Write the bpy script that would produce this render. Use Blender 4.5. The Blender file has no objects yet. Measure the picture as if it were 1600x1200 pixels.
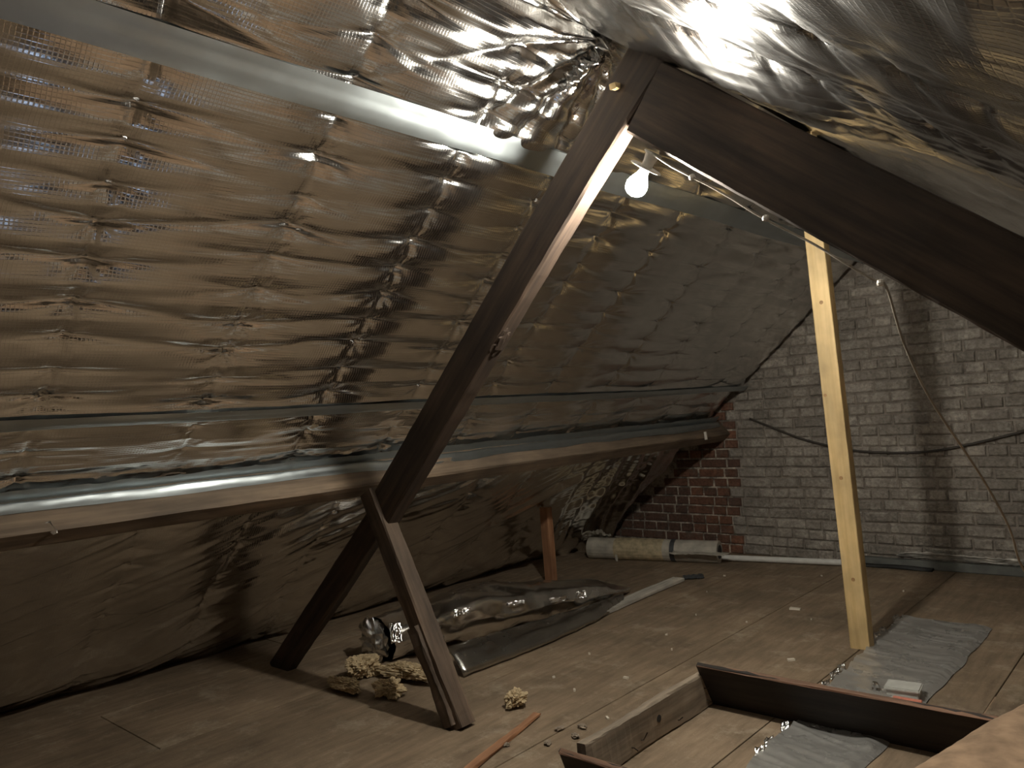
import bpy, bmesh, math, random
import numpy as np
from mathutils import Vector, Matrix, noise as mnoise

random.seed(7)
rng = np.random.default_rng(11)
SC = bpy.context.scene
COL = SC.collection

# ------------------------------------------------------------ camera, world, exposure
cam_data = bpy.data.cameras.new('camera')
cam = bpy.data.objects.new('camera', cam_data)
COL.objects.link(cam)
cam_data.sensor_fit = 'HORIZONTAL'
cam_data.sensor_width = 36.0
cam_data.lens = 1220.27 / 1600.0 * 36.0
cam_data.clip_start = 0.02
R = [[0.7398, -0.0740, -0.6687], [0.6694, -0.0183, 0.7426], [-0.0672, -0.9971, 0.0360]]
cam.matrix_world = Matrix(((R[0][0], -R[0][1], -R[0][2], 0.0),
                           (R[1][0], -R[1][1], -R[1][2], 0.0),
                           (R[2][0], -R[2][1], -R[2][2], 1.2),
                           (0, 0, 0, 1)))
SC.camera = cam
world = bpy.data.worlds.new('world')
SC.world = world
world.use_nodes = True
world.node_tree.nodes['Background'].inputs[0].default_value = (0.35, 0.5, 0.8, 1)
world.node_tree.nodes['Background'].inputs[1].default_value = 0.05
SC.view_settings.view_transform = 'Standard'
SC.view_settings.look = 'None'
SC.view_settings.gamma = 1.0
SC.view_settings.use_curve_mapping = False
SC.view_settings.exposure = 0.2
BULB_STRENGTH = 1300.0
SC.cycles.max_bounces = 10
SC.cycles.sample_clamp_indirect = 4.0


# ------------------------------------------------------------ helpers
def props(o, label=None, cat=None, group=None, kind=None):
    if label: o['label'] = label
    if cat: o['category'] = cat
    if group: o['group'] = group
    if kind: o['kind'] = kind
    return o


def link(name, mesh, mat=None, parent=None, mw=None, smooth=False):
    o = bpy.data.objects.new(name, mesh)
    COL.objects.link(o)
    if mat is not None and not mesh.materials:
        mesh.materials.append(mat)
    if smooth:
        mesh.polygons.foreach_set('use_smooth', [True] * len(mesh.polygons))
    if parent is not None:
        o.parent = parent
        bpy_inv = parent.matrix_world.inverted()
        o.matrix_parent_inverse = bpy_inv
    if mw is not None:
        o.matrix_world = mw
        if parent is not None:
            o.matrix_parent_inverse = Matrix.Identity(4)
            o.matrix_basis = parent.matrix_world.inverted() @ mw
    return o


def pymesh(name, verts, faces):
    me = bpy.data.meshes.new(name)
    me.from_pydata([tuple(v) for v in verts], [], [tuple(f) for f in faces])
    me.update()
    return me


def gridmesh(name, P):
    """P: (n, m, 3) array -> quad grid mesh, fast"""
    n, m = P.shape[:2]
    me = bpy.data.meshes.new(name)
    idx = np.arange(n * m).reshape(n, m)
    q = np.stack([idx[:-1, :-1], idx[1:, :-1], idx[1:, 1:], idx[:-1, 1:]], -1).reshape(-1, 4)
    me.vertices.add(n * m)
    me.vertices.foreach_set('co', P.reshape(-1).astype(np.float32))
    me.loops.add(q.size)
    me.loops.foreach_set('vertex_index', q.reshape(-1).astype(np.int32))
    me.polygons.add(len(q))
    me.polygons.foreach_set('loop_start', np.arange(0, q.size, 4, dtype=np.int32))
    me.polygons.foreach_set('loop_total', np.full(len(q), 4, dtype=np.int32))
    me.update(calc_edges=True)
    me.validate()
    return me


_tab = rng.random((256, 256))


def vnoise(x, y, seed=0):
    x = np.asarray(x, float) + seed * 17.31
    y = np.asarray(y, float) + seed * 9.77
    xi = np.floor(x).astype(int); yi = np.floor(y).astype(int)
    fx = x - xi; fy = y - yi
    fx = fx * fx * fx * (fx * (6 * fx - 15) + 10); fy = fy * fy * fy * (fy * (6 * fy - 15) + 10)
    g = lambda a, b: _tab[a & 255, b & 255]
    return ((g(xi, yi) * (1 - fx) + g(xi + 1, yi) * fx) * (1 - fy)
            + (g(xi, yi + 1) * (1 - fx) + g(xi + 1, yi + 1) * fx) * fy) * 2 - 1


def ridged(x, y, seed=0):
    return 1 - 2 * np.abs(vnoise(x, y, seed))


def frame(p0, p1, up):
    x = (Vector(p1) - Vector(p0)).normalized()
    z = Vector(up); z = (z - x * z.dot(x)).normalized()
    y = z.cross(x)
    c = (Vector(p0) + Vector(p1)) / 2
    return Matrix(((x.x, y.x, z.x, c.x), (x.y, y.y, z.y, c.y), (x.z, y.z, z.z, c.z), (0, 0, 0, 1)))


def beam_mesh(name, L, w, h, bevel=0.006, wob=0.002, n=24, taper=None, seed=0):
    """timber along local X, width w on Y, height h on Z, softened and slightly wavy edges"""
    rs = random.Random(seed + 5)
    verts, faces = [], []
    ph = [rs.uniform(0, 6.28) for _ in range(8)]
    for i in range(n + 1):
        t = i / n
        k = 1.0 if taper is None else (taper[0] * (1 - t) + taper[1] * t)
        hw, hh = w / 2, h * k / 2
        b = bevel
        cs = [(-hw + b, -hh), (hw - b, -hh), (hw, -hh + b), (hw, hh - b), (hw - b, hh), (-hw + b, hh), (-hw, hh - b), (-hw, -hh + b)]
        for j, (y, z) in enumerate(cs):
            d = wob * (math.sin(ph[j] + t * 9 + j) + 0.6 * rs.uniform(-1, 1))
            e = wob * (math.sin(ph[7 - j] + t * 7 + j) + 0.6 * rs.uniform(-1, 1))
            verts.append((-L / 2 + L * t, y + d, z + e))
    for i in range(n):
        for j in range(8):
            a = i * 8 + j; c = i * 8 + (j + 1) % 8
            faces.append((a, a + 8, c + 8, c))
    faces.append(tuple(range(8)))
    faces.append(tuple(n * 8 + j for j in range(7, -1, -1)))
    return pymesh(name, verts, faces)


def beam(name, p0, p1, w, h, up, mat, parent=None, **kw):
    L = (Vector(p1) - Vector(p0)).length
    me = beam_mesh(name, L, w, h, **kw)
    return link(name, me, mat, parent, frame(p0, p1, up))


def tube_mesh(name, pts, r, seg=8, closed_ends=True):
    pts = [Vector(p) for p in pts]
    verts, faces = [], []
    prev = None
    for i, p in enumerate(pts):
        t = (pts[min(i + 1, len(pts) - 1)] - pts[max(i - 1, 0)]).normalized()
        ref = Vector((0, 0, 1)) if abs(t.z) < 0.9 else Vector((1, 0, 0))
        a = t.cross(ref).normalized(); b = t.cross(a)
        rr = r[i] if isinstance(r, (list, tuple)) else r
        for k in range(seg):
            th = 2 * math.pi * k / seg
            verts.append(p + a * (math.cos(th) * rr) + b * (math.sin(th) * rr))
    for i in range(len(pts) - 1):
        for k in range(seg):
            q = (k + 1) % seg
            faces.append((i * seg + k, (i + 1) * seg + k, (i + 1) * seg + q, i * seg + q))
    if closed_ends:
        faces.append(tuple(range(seg)))
        faces.append(tuple((len(pts) - 1) * seg + k for k in range(seg - 1, -1, -1)))
    me = pymesh(name, verts, faces)
    bm = bmesh.new(); bm.from_mesh(me); bmesh.ops.recalc_face_normals(bm, faces=bm.faces); bm.to_mesh(me); bm.free()
    return me


def smooth_path(pts, n=8):
    out = []
    P = [Vector(p) for p in pts]
    for i in range(len(P) - 1):
        p0 = P[max(i - 1, 0)]; p1 = P[i]; p2 = P[i + 1]; p3 = P[min(i + 2, len(P) - 1)]
        for k in range(n):
            t = k / n
            out.append(0.5 * ((2 * p1) + (p2 - p0) * t + (2 * p0 - 5 * p1 + 4 * p2 - p3) * t * t + (3 * p1 - p0 - 3 * p2 + p3) * t ** 3))
    out.append(P[-1])
    return out


def lathe_mesh(name, prof, seg=24):
    """profile (r, z) list around local Z"""
    verts, faces = [], []
    for r, z in prof:
        for k in range(seg):
            th = 2 * math.pi * k / seg
            verts.append((r * math.cos(th), r * math.sin(th), z))
    for i in range(len(prof) - 1):
        for k in range(seg):
            q = (k + 1) % seg
            faces.append((i * seg + k, i * seg + q, (i + 1) * seg + q, (i + 1) * seg + k))
    faces.append(tuple(range(seg - 1, -1, -1)))
    faces.append(tuple((len(prof) - 1) * seg + k for k in range(seg)))
    return pymesh(name, verts, faces)


# ------------------------------------------------------------ materials
def mat_new(name):
    m = bpy.data.materials.new(name); m.use_nodes = True
    nt = m.node_tree
    b = nt.nodes['Principled BSDF']
    return m, nt, b


def N(nt, typ, **kw):
    n = nt.nodes.new(typ)
    for k, v in kw.items():
        if k == 'inp':
            for kk, vv in v.items(): n.inputs[kk].default_value = vv
        else:
            setattr(n, k, v)
    return n


def coords(nt, scale=(1, 1, 1), space='Object'):
    tc = N(nt, 'ShaderNodeTexCoord'); mp = N(nt, 'ShaderNodeMapping')
    mp.inputs['Scale'].default_value = scale
    nt.links.new(tc.outputs[space], mp.inputs['Vector'])
    return mp.outputs[0]


def noise(nt, vec, scale, detail=5, rough=0.55):
    n = N(nt, 'ShaderNodeTexNoise', inp={'Scale': scale, 'Detail': detail, 'Roughness': rough})
    nt.links.new(vec, n.inputs['Vector'])
    return n.outputs['Fac']


def ramp(nt, fac, stops):
    r = N(nt, 'ShaderNodeValToRGB')
    els = r.color_ramp.elements
    while len(els) < len(stops): els.new(0.5)
    for e, (p, c) in zip(els, stops):
        e.position = p; e.color = (*c, 1) if len(c) == 3 else c
    nt.links.new(fac, r.inputs[0])
    return r.outputs[0]


def mix(nt, fac, a, b, mode='MIX'):
    m = N(nt, 'ShaderNodeMix', data_type='RGBA', blend_type=mode)
    for s, v in ((m.inputs[0], fac), (m.inputs[6], a), (m.inputs[7], b)):
        if hasattr(v, 'is_linked'): nt.links.new(v, s)
        elif isinstance(v, (int, float)): s.default_value = v
        else: s.default_value = (*v, 1)
    return m.outputs[2]


def bump(nt, b, h, strength=0.4, dist=0.01):
    bp = N(nt, 'ShaderNodeBump', inp={'Strength': strength, 'Distance': dist})
    nt.links.new(h, bp.inputs['Height'])
    nt.links.new(bp.outputs[0], b.inputs['Normal'])


def wood(name, dark, light, rough=0.75, gs=1.0, bstr=0.35, knots=False, dust=None):
    m, nt, b = mat_new(name)
    v = coords(nt, (2.2 * gs, 38 * gs, 38 * gs))
    n1 = noise(nt, v, 1.0, 8, 0.6)
    v2 = coords(nt, (3, 5, 5))
    n2 = noise(nt, v2, 1.2, 4)
    c = ramp(nt, n1, [(0.32, dark), (0.68, light)])
    c2 = ramp(nt, n2, [(0.3, (0.55, 0.55, 0.55)), (0.7, (1.1, 1.08, 1.05))])
    col = mix(nt, 1.0, c, c2, 'MULTIPLY')
    if dust:
        n3 = noise(nt, coords(nt, (1, 1, 1)), 9, 6, 0.7)
        f = ramp(nt, n3, [(0.48, (0, 0, 0)), (0.75, (0.7, 0.7, 0.7))])
        col = mix(nt, f, col, dust)
    if knots:
        vk = coords(nt, (1.7, 9, 9))
        vo = N(nt, 'ShaderNodeTexVoronoi', inp={'Scale': 1.0, 'Randomness': 1.0}); nt.links.new(vk, vo.inputs['Vector'])
        k = ramp(nt, vo.outputs['Distance'], [(0.06, (0.35, 0.2, 0.1)), (0.12, (1, 1, 1))])
        col = mix(nt, 1.0, col, k, 'MULTIPLY')
    nt.links.new(col, b.inputs['Base Color'])
    b.inputs['Roughness'].default_value = rough
    bump(nt, b, n1, bstr, 0.004)
    return m


def plain(name, c, rough=0.6, metal=0.0, var=0.25, ns=20, bs=0.15):
    m, nt, b = mat_new(name)
    n1 = noise(nt, coords(nt), ns, 5)
    lo = tuple(x * (1 - var) for x in c); hi = tuple(min(1, x * (1 + var)) for x in c)
    nt.links.new(ramp(nt, n1, [(0.3, lo), (0.7, hi)]), b.inputs['Base Color'])
    b.inputs['Roughness'].default_value = rough
    b.inputs['Metallic'].default_value = metal
    if bs: bump(nt, b, n1, bs, 0.003)
    return m


def foil(name, col=(0.78, 0.75, 0.71), rough=(0.16, 0.30), grid=True, crinkle=0.25, cs=30):
    m, nt, b = mat_new(name)
    b.inputs['Metallic'].default_value = 1.0
    v = coords(nt)
    nr = noise(nt, v, 6, 4)
    mr = N(nt, 'ShaderNodeMapRange', inp={'From Min': 0.3, 'From Max': 0.7, 'To Min': rough[0], 'To Max': rough[1]})
    nt.links.new(nr, mr.inputs[0]); nt.links.new(mr.outputs[0], b.inputs['Roughness'])
    nc = noise(nt, v, 14, 3)
    nt.links.new(ramp(nt, nc, [(0.3, tuple(c * 0.9 for c in col)), (0.7, col)]), b.inputs['Base Color'])
    vs = coords(nt, (0.35, 1, 1))
    h = noise(nt, vs, cs, 6, 0.6)
    if grid:
        hs = []
        for d in ('X', 'Y'):
            w = N(nt, 'ShaderNodeTexWave', wave_type='BANDS', bands_direction=d, inp={'Scale': 30.0, 'Distortion': 0.0})
            nt.links.new(v, w.inputs['Vector'])
            p = N(nt, 'ShaderNodeMath', operation='POWER'); nt.links.new(w.outputs['Fac'], p.inputs[0]); p.inputs[1].default_value = 10.0
            hs.append(p.outputs[0])
        mx = N(nt, 'ShaderNodeMath', operation='MAXIMUM'); nt.links.new(hs[0], mx.inputs[0]); nt.links.new(hs[1], mx.inputs[1])
        sc = N(nt, 'ShaderNodeMath', operation='MULTIPLY_ADD'); nt.links.new(mx.outputs[0], sc.inputs[0]); sc.inputs[1].default_value = 0.35
        nt.links.new(h, sc.inputs[2])
        h = sc.outputs[0]
    bump(nt, b, h, crinkle, 0.004)
    return m


M = {}
M['foil'] = foil('aluminium_quilt_foil', (0.80, 0.79, 0.77), (0.10, 0.17), True, 0.14, 40)
M['foil_right'] = foil('aluminium_quilt_foil_dull', (0.72, 0.71, 0.69), (0.15, 0.24), True, 0.14, 40)
M['foil_crumpled'] = foil('crumpled_foil', (0.86, 0.86, 0.85), (0.13, 0.24), False, 0.3, 40)
M['foil_floor'] = foil('dusty_floor_foil', (0.42, 0.41, 0.39), (0.22, 0.36), False, 0.5, 40)
M['foil_floor'].node_tree.nodes['Principled BSDF'].inputs['Metallic'].default_value = 0.5
M['foil_flap'] = foil('dull_foil_flap', (0.52, 0.51, 0.48), (0.2, 0.3), False, 0.4, 40)
M['foil_roll'] = foil('crinkled_roll_foil', (0.80, 0.79, 0.77), (0.16, 0.28), False, 0.25, 60)
M['tape'] = foil('matt_aluminium_tape', (0.50, 0.55, 0.57), (0.34, 0.44), False, 0.06, 18)
M['old_wood'] = wood('dark_old_timber', (0.028, 0.018, 0.0125), (0.092, 0.059, 0.039))
M['strut_wood'] = wood('brown_strut_timber', (0.055, 0.037, 0.026), (0.17, 0.118, 0.082))
M['purlin_wood'] = wood('brown_purlin_timber', (0.115, 0.083, 0.057), (0.25, 0.185, 0.128))
M['pine'] = wood('fresh_pine', (0.60, 0.42, 0.19), (0.78, 0.58, 0.30), 0.55, 0.8, 0.12)
M['knot'] = plain('pine_knot', (0.33, 0.19, 0.08), 0.6)
M['grey_wood'] = wood('weathered_grey_board', (0.20, 0.160, 0.120), (0.42, 0.345, 0.265), 0.85, 1, 0.5)
M['red_wood'] = wood('red_brown_board', (0.12, 0.065, 0.04), (0.27, 0.15, 0.095))
M['shaded_wood'] = wood('shaded_board_face', (0.012, 0.009, 0.007), (0.035, 0.024, 0.018))  # near-black colour carries the shade on the leaning boards' unlit faces
M['orange_wood'] = wood('orange_brown_batten', (0.30, 0.14, 0.07), (0.50, 0.26, 0.14))
M['white_wood'] = wood('white_painted_batten', (0.42, 0.39, 0.34), (0.66, 0.63, 0.57))
M['nail'] = plain('rusty_nail', (0.06, 0.045, 0.035), 0.6, 0.7)
M['staple'] = plain('bright_staple', (0.8, 0.8, 0.8), 0.25, 1.0, 0.05)
M['cable'] = plain('dusty_cable', (0.30, 0.26, 0.21), 0.5)
M['dark_cable'] = plain('dark_cable', (0.045, 0.037, 0.03), 0.6)
M['clip'] = plain('white_cable_clip', (0.62, 0.58, 0.52), 0.5)
M['holder'] = plain('white_lamp_holder', (0.7, 0.68, 0.62), 0.4)
M['white_pvc'] = plain('white_pipe', (0.72, 0.71, 0.68), 0.4, 0, 0.1)
M['plastic_roll'] = plain('dusty_clear_plastic', (0.46, 0.43, 0.37), 0.32, 0, 0.3, 12, 0.4)
M['yellow_wrap'] = plain('yellowed_wrap', (0.48, 0.40, 0.26), 0.5, 0, 0.35, 25, 0.4)
M['band'] = plain('dark_band', (0.06, 0.065, 0.07), 0.5)
M['wool'] = plain('mineral_wool', (0.50, 0.39, 0.24), 0.95, 0, 0.22, 60, 0.35)
M['dirt'] = plain('brown_dust', (0.31, 0.21, 0.135), 0.95, 0, 0.3, 14, 0.5)
M['paper'] = plain('pale_scrap', (0.66, 0.60, 0.50), 0.8, 0, 0.15)
M['box_white'] = plain('white_box', (0.50, 0.50, 0.47), 0.45, 0, 0.12)
M['pink'] = plain('pink_strip', (0.62, 0.24, 0.17), 0.6)
M['ledge'] = plain('grey_green_ledge', (0.12, 0.125, 0.115), 0.6, 0, 0.3, 10)
M['dusty_silver'] = plain('dusty_silver_strip', (0.62, 0.60, 0.56), 0.4, 0.3, 0.5, 14, 0.5)
M['black'] = plain('flat_black', (0.02, 0.02, 0.02), 0.7)  # flat black in place of the dark inside slot, roll core and knot hole
M['board'] = plain('roof_boarding', (0.10, 0.075, 0.05), 0.9)


def mat_bulb():
    m, nt, b = mat_new('lit_bulb_glass')
    b.inputs['Base Color'].default_value = (1, 1, 1, 1)
    b.inputs['Emission Color'].default_value = (1.0, 0.95, 0.83, 1)
    b.inputs['Emission Strength'].default_value = BULB_STRENGTH
    return m


M['bulb'] = mat_bulb()


def mat_floor():
    m, nt, b = mat_new('dusty_brown_floorboard')
    v = coords(nt, (1, 1, 1), 'Generated')
    g = N(nt, 'ShaderNodeNewGeometry')
    mp = N(nt, 'ShaderNodeMapping'); nt.links.new(g.outputs['Position'], mp.inputs['Vector'])
    mp2 = N(nt, 'ShaderNodeMapping'); nt.links.new(g.outputs['Position'], mp2.inputs['Vector'])
    mp2.inputs['Scale'].default_value = (9, 1.3, 1); mp2.inputs['Rotation'].default_value = (0, 0, 0.12)
    n1 = noise(nt, mp.outputs[0], 2.2, 6, 0.65)
    n2 = noise(nt, mp2.outputs[0], 3.0, 7, 0.65)
    n3 = noise(nt, mp.outputs[0], 160, 2, 0.5)
    n4 = noise(nt, mp.outputs[0], 5.5, 8, 0.75)
    c = ramp(nt, n2, [(0.3, (0.195, 0.147, 0.100)), (0.7, (0.34, 0.268, 0.19))])
    c = mix(nt, 1.0, c, ramp(nt, n1, [(0.3, (0.75, 0.72, 0.7)), (0.7, (1.15, 1.1, 1.05))]), 'MULTIPLY')
    c = mix(nt, ramp(nt, n4, [(0.53, (0, 0, 0)), (0.72, (0.6, 0.6, 0.6))]), c, (0.55, 0.48, 0.37))
    n6 = noise(nt, mp.outputs[0], 1.3, 5, 0.6)
    c = mix(nt, 1.0, c, ramp(nt, n6, [(0.38, (0.68, 0.66, 0.63)), (0.62, (1.02, 1.0, 0.98))]), 'MULTIPLY')
    c = mix(nt, ramp(nt, n3, [(0.66, (0, 0, 0)), (0.76, (0.5, 0.5, 0.5))]), c, (0.5, 0.42, 0.31))
    oi = N(nt, 'ShaderNodeObjectInfo')
    rv = N(nt, 'ShaderNodeMapRange', inp={'To Min': 0.9, 'To Max': 1.1}); nt.links.new(oi.outputs['Random'], rv.inputs[0])
    cc = N(nt, 'ShaderNodeCombineColor')
    for i in range(3): nt.links.new(rv.outputs[0], cc.inputs[i])
    c = mix(nt, 1.0, c, cc.outputs[0], 'MULTIPLY')
    nt.links.new(c, b.inputs['Base Color'])
    b.inputs['Roughness'].default_value = 0.85
    ad = N(nt, 'ShaderNodeMath', operation='ADD'); nt.links.new(n2, ad.inputs[0]); nt.links.new(n4, ad.inputs[1])
    bump(nt, b, ad.outputs[0], 0.35, 0.006)
    return m


M['floor'] = mat_floor()


def mat_brick(name, a, c, patch, pf=(0.5, 0.7)):
    m, nt, b = mat_new(name)
    g = N(nt, 'ShaderNodeNewGeometry')
    n1 = noise(nt, g.outputs['Position'], 9, 6, 0.7)
    n2 = noise(nt, g.outputs['Position'], 45, 5, 0.7)
    oi = N(nt, 'ShaderNodeObjectInfo')
    col = ramp(nt, oi.outputs['Random'], [(0.1, a), (0.9, c)])
    col = mix(nt, ramp(nt, n1, [(pf[0], (0, 0, 0)), (pf[1], (0.8, 0.8, 0.8))]), col, patch)
    col = mix(nt, 1.0, col, ramp(nt, n2, [(0.3, (0.5, 0.5, 0.5)), (0.7, (1.25, 1.25, 1.25))]), 'MULTIPLY')
    n5 = noise(nt, g.outputs['Position'], 3.0, 5, 0.7)
    col = mix(nt, 1.0, col, ramp(nt, n5, [(0.35, (0.72, 0.72, 0.72)), (0.65, (1.12, 1.12, 1.12))]), 'MULTIPLY')
    nt.links.new(col, b.inputs['Base Color'])
    b.inputs['Roughness'].default_value = 0.9
    bump(nt, b, n2, 1.0, 0.010)
    return m


M['brick_red'] = mat_brick('bare_red_brick', (0.15, 0.085, 0.062), (0.25, 0.115, 0.07), (0.17, 0.14, 0.115))
M['brick_paint'] = mat_brick('grey_washed_brick', (0.30, 0.268, 0.232), (0.44, 0.395, 0.345), (0.56, 0.52, 0.46))


def mat_mortar():
    m, nt, b = mat_new('gable_mortar')
    g = N(nt, 'ShaderNodeNewGeometry')
    sx = N(nt, 'ShaderNodeSeparateXYZ'); nt.links.new(g.outputs['Position'], sx.inputs[0])
    gt = N(nt, 'ShaderNodeMath', operation='GREATER_THAN'); nt.links.new(sx.outputs['X'], gt.inputs[0]); gt.inputs[1].default_value = -2.80
    n1 = noise(nt, g.outputs['Position'], 12, 6, 0.7)
    raw = ramp(nt, n1, [(0.42, (0.14, 0.12, 0.10)), (0.62, (0.60, 0.53, 0.44))])
    pnt = ramp(nt, n1, [(0.35, (0.16, 0.135, 0.115)), (0.65, (0.34, 0.30, 0.26))])
    nt.links.new(mix(nt, gt.outputs[0], raw, pnt), b.inputs['Base Color'])
    b.inputs['Roughness'].default_value = 0.95
    bump(nt, b, n1, 0.6, 0.008)
    return m


M['mortar'] = mat_mortar()

# ------------------------------------------------------------ the room
X0 = -4.1                      # left eaves line on the floor
SL = 0.88                      # left roof slope
al = math.atan(SL); ca, sa = math.cos(al), math.sin(al)
YB, YF = 5.61, -2.4            # gable wall, wall behind the camera
SR = 0.79                      # right slope
XR0, ZR0 = -1.36, 2.472        # ridge on the right plane
br = math.atan(SR); cr, sr = math.cos(br), math.sin(br)
XRE = XR0 + ZR0 / SR           # right eaves

# floor: slab + boards
HX0, HX1, HY0, HY1 = -1.313, -.717, 1.10, 1.48         # loft hatch in front of the camera, below the frame
def boxes_mesh(name, bxs):
    v, f = [], []
    for (xa, xb, ya, yb, za, zb) in bxs:
        b = len(v)
        v += [(xa, ya, za), (xb, ya, za), (xb, yb, za), (xa, yb, za), (xa, ya, zb), (xb, ya, zb), (xb, yb, zb), (xa, yb, zb)]
        f += [tuple(b + k for k in q) for q in ((3, 2, 1, 0), (4, 5, 6, 7), (0, 1, 5, 4), (1, 2, 6, 5), (2, 3, 7, 6), (3, 0, 4, 7))]
    return pymesh(name, v, f)
za, zb = -.12, -.022
me = boxes_mesh('floor', [(-4.4, HX0, YF - .1, YB + .15, za, zb), (HX1, 2.1, YF - .1, YB + .15, za, zb), (HX0, HX1, YF - .1, HY0, za, zb), (HX0, HX1, HY1, YB + .15, za, zb)])
floor = props(link('floor', me, M['black']), kind='structure')
k = 0
for i in range(-5, 7):
    xa = -1.915 + 0.6 * i
    ys = [YF - .08] + [y for y in ((-1.1, 1.3, 3.75) if i % 2 else (-.1, 2.35, 4.8))] + [YB + .05]
    if i in (-1, 0): ys = [YF - .08, 0.0, YB + .05]
    if i == 1: ys = [YF - .08, HY0, HY1, YB + .05]
    for ya, yb in zip(ys[:-1], ys[1:]):
        if i == 1 and ya == HY0: continue
        g = 0.0022
        bm = bmesh.new()
        bmesh.ops.create_cube(bm, size=1)
        bmesh.ops.scale(bm, vec=(0.6 - 2 * g, yb - ya - 2 * g, 0.02), verts=bm.verts)
        bmesh.ops.bevel(bm, geom=bm.edges[:], offset=0.0015, segments=1, affect='EDGES')
        me = bpy.data.meshes.new('floorboard'); bm.to_mesh(me); bm.free()
        link('floorboard', me, M['floor'], floor,
             Matrix.Translation((xa + 0.3, (ya + yb) / 2, -0.0105 + 0.0012 * math.sin(k * 2.3))) @ Matrix.Rotation(0.0015 * math.sin(k * 1.7), 4, 'X' if k % 2 else 'Y') if False else
             Matrix.Translation((xa + 0.3, (ya + yb) / 2, -0.0105 + 0.0006 * math.sin(k * 2.3))))
        k += 1

t_ = .02
me = boxes_mesh('trim_1', [(HX0 - t_, HX0, HY0 - t_, HY1 + t_, -.62, -.122), (HX1, HX1 + t_, HY0 - t_, HY1 + t_, -.62, -.122), (HX0, HX1, HY0 - t_, HY0, -.62, -.122), (HX0, HX1, HY1, HY1 + t_, -.62, -.122), (HX0 - t_, HX1 + t_, HY0 - t_, HY1 + t_, -.64, -.62)])
props(link('trim_1', me, M['old_wood']), kind='structure')
ld = bpy.data.lights.new('landing_daylight', 'AREA'); ld.shape = 'RECTANGLE'; ld.size = .24; ld.size_y = .16; ld.energy = 0.22; ld.color = (.55, .72, 1.0)
lo = bpy.data.objects.new('landing_daylight', ld); COL.objects.link(lo); lo.location = (-1.13, 1.30, -.45); lo.rotation_euler = (math.radians(180), 0, 0)

# roof boarding behind the foil (one solid per slope)
def slab(name, quad, n, th, mat):
    q = [Vector(p) for p in quad]; n = Vector(n).normalized() * th
    v = q + [p - n for p in q]
    return link(name, pymesh(name, v, [(0, 1, 2, 3), (7, 6, 5, 4), (0, 4, 5, 1), (1, 5, 6, 2), (2, 6, 7, 3), (3, 7, 4, 0)]), mat)


nL = Vector((sa, 0, -ca)); eL = Vector((ca, 0, sa))
nR = Vector((-sr, 0, -cr)); eR = Vector((cr, 0, -sr))
bl = Vector((X0, 0, 0)) - nL * 0.14
top = bl + eL * 3.80
o = slab('ceiling_left', [bl - eL * .2 + Vector((0, YF - .1, 0)), top + Vector((0, YF - .1, 0)), top + Vector((0, YB + .2, 0)), bl - eL * .2 + Vector((0, YB + .2, 0))], nL, 0.04, M['board'])
props(o, kind='structure')
rr0 = Vector((XR0, 0, ZR0)) - nR * 0.10 - eR * 0.2
rr1 = rr0 + eR * 4.4
o = slab('ceiling_right', [rr0 + Vector((0, YF - .1, 0)), rr1 + Vector((0, YF - .1, 0)), rr1 + Vector((0, YB + .2, 0)), rr0 + Vector((0, YB + .2, 0))], nR, 0.04, M['board'])
props(o, kind='structure')

# gable walls
def gable(name, y, th, mat):
    pts = [(-4.5, -.1), (2.0, -.1), (2.0, .2), (XR0, 2.62), (-4.5, .1)]
    v = [(x, y, z) for x, z in pts] + [(x, y + th, z) for x, z in pts]
    n = len(pts)
    f = [tuple(range(n)), tuple(range(2 * n - 1, n - 1, -1))] + [(i, i + n, (i + 1) % n + n, (i + 1) % n) for i in range(n)]
    return props(link(name, pymesh(name, v, f), mat), kind='structure')


wall_back = gable('wall_back', YB, 0.2, M['mortar'])
wall_front = gable('wall_front', YF - 0.2, 0.2, M['brick_paint'])

# bricks of the far gable
def brick_mesh(i, painted):
    r = random.Random(100 + i + 50 * painted)
    b = 0.006 if not painted else 0.009
    j = lambda s: r.uniform(-s, s)
    e = 0.0025 if not painted else 0.004
    def ring(ins, y):
        return [(-.5 + ins * 1.0 + j(e), y + j(.0015), -.5 + ins * 3 + j(3 * e)), (j(.02), y + j(.0015), -.5 + ins * 3 + j(3 * e)), (.5 - ins + j(e), y + j(.0015), -.5 + ins * 3 + j(3 * e)),
                (.5 - ins + j(e), y + j(.0015), .5 - ins * 3 + j(3 * e)), (j(.02), y + j(.0015), .5 - ins * 3 + j(3 * e)), (-.5 + ins + j(e), y + j(.0015), .5 - ins * 3 + j(3 * e))]
    v = ring(0, 0.03) + ring(0.004, -0.006) + ring(0.03 if not painted else 0.05, -0.006 - b)
    f = []
    for q in range(2):
        for k in range(6):
            f.append((q * 6 + k, q * 6 + (k + 1) % 6, (q + 1) * 6 + (k + 1) % 6, (q + 1) * 6 + k))
    f.append((12, 13, 16, 17)); f.append((13, 14, 15, 16))
    return pymesh('brick', v, f)


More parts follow.
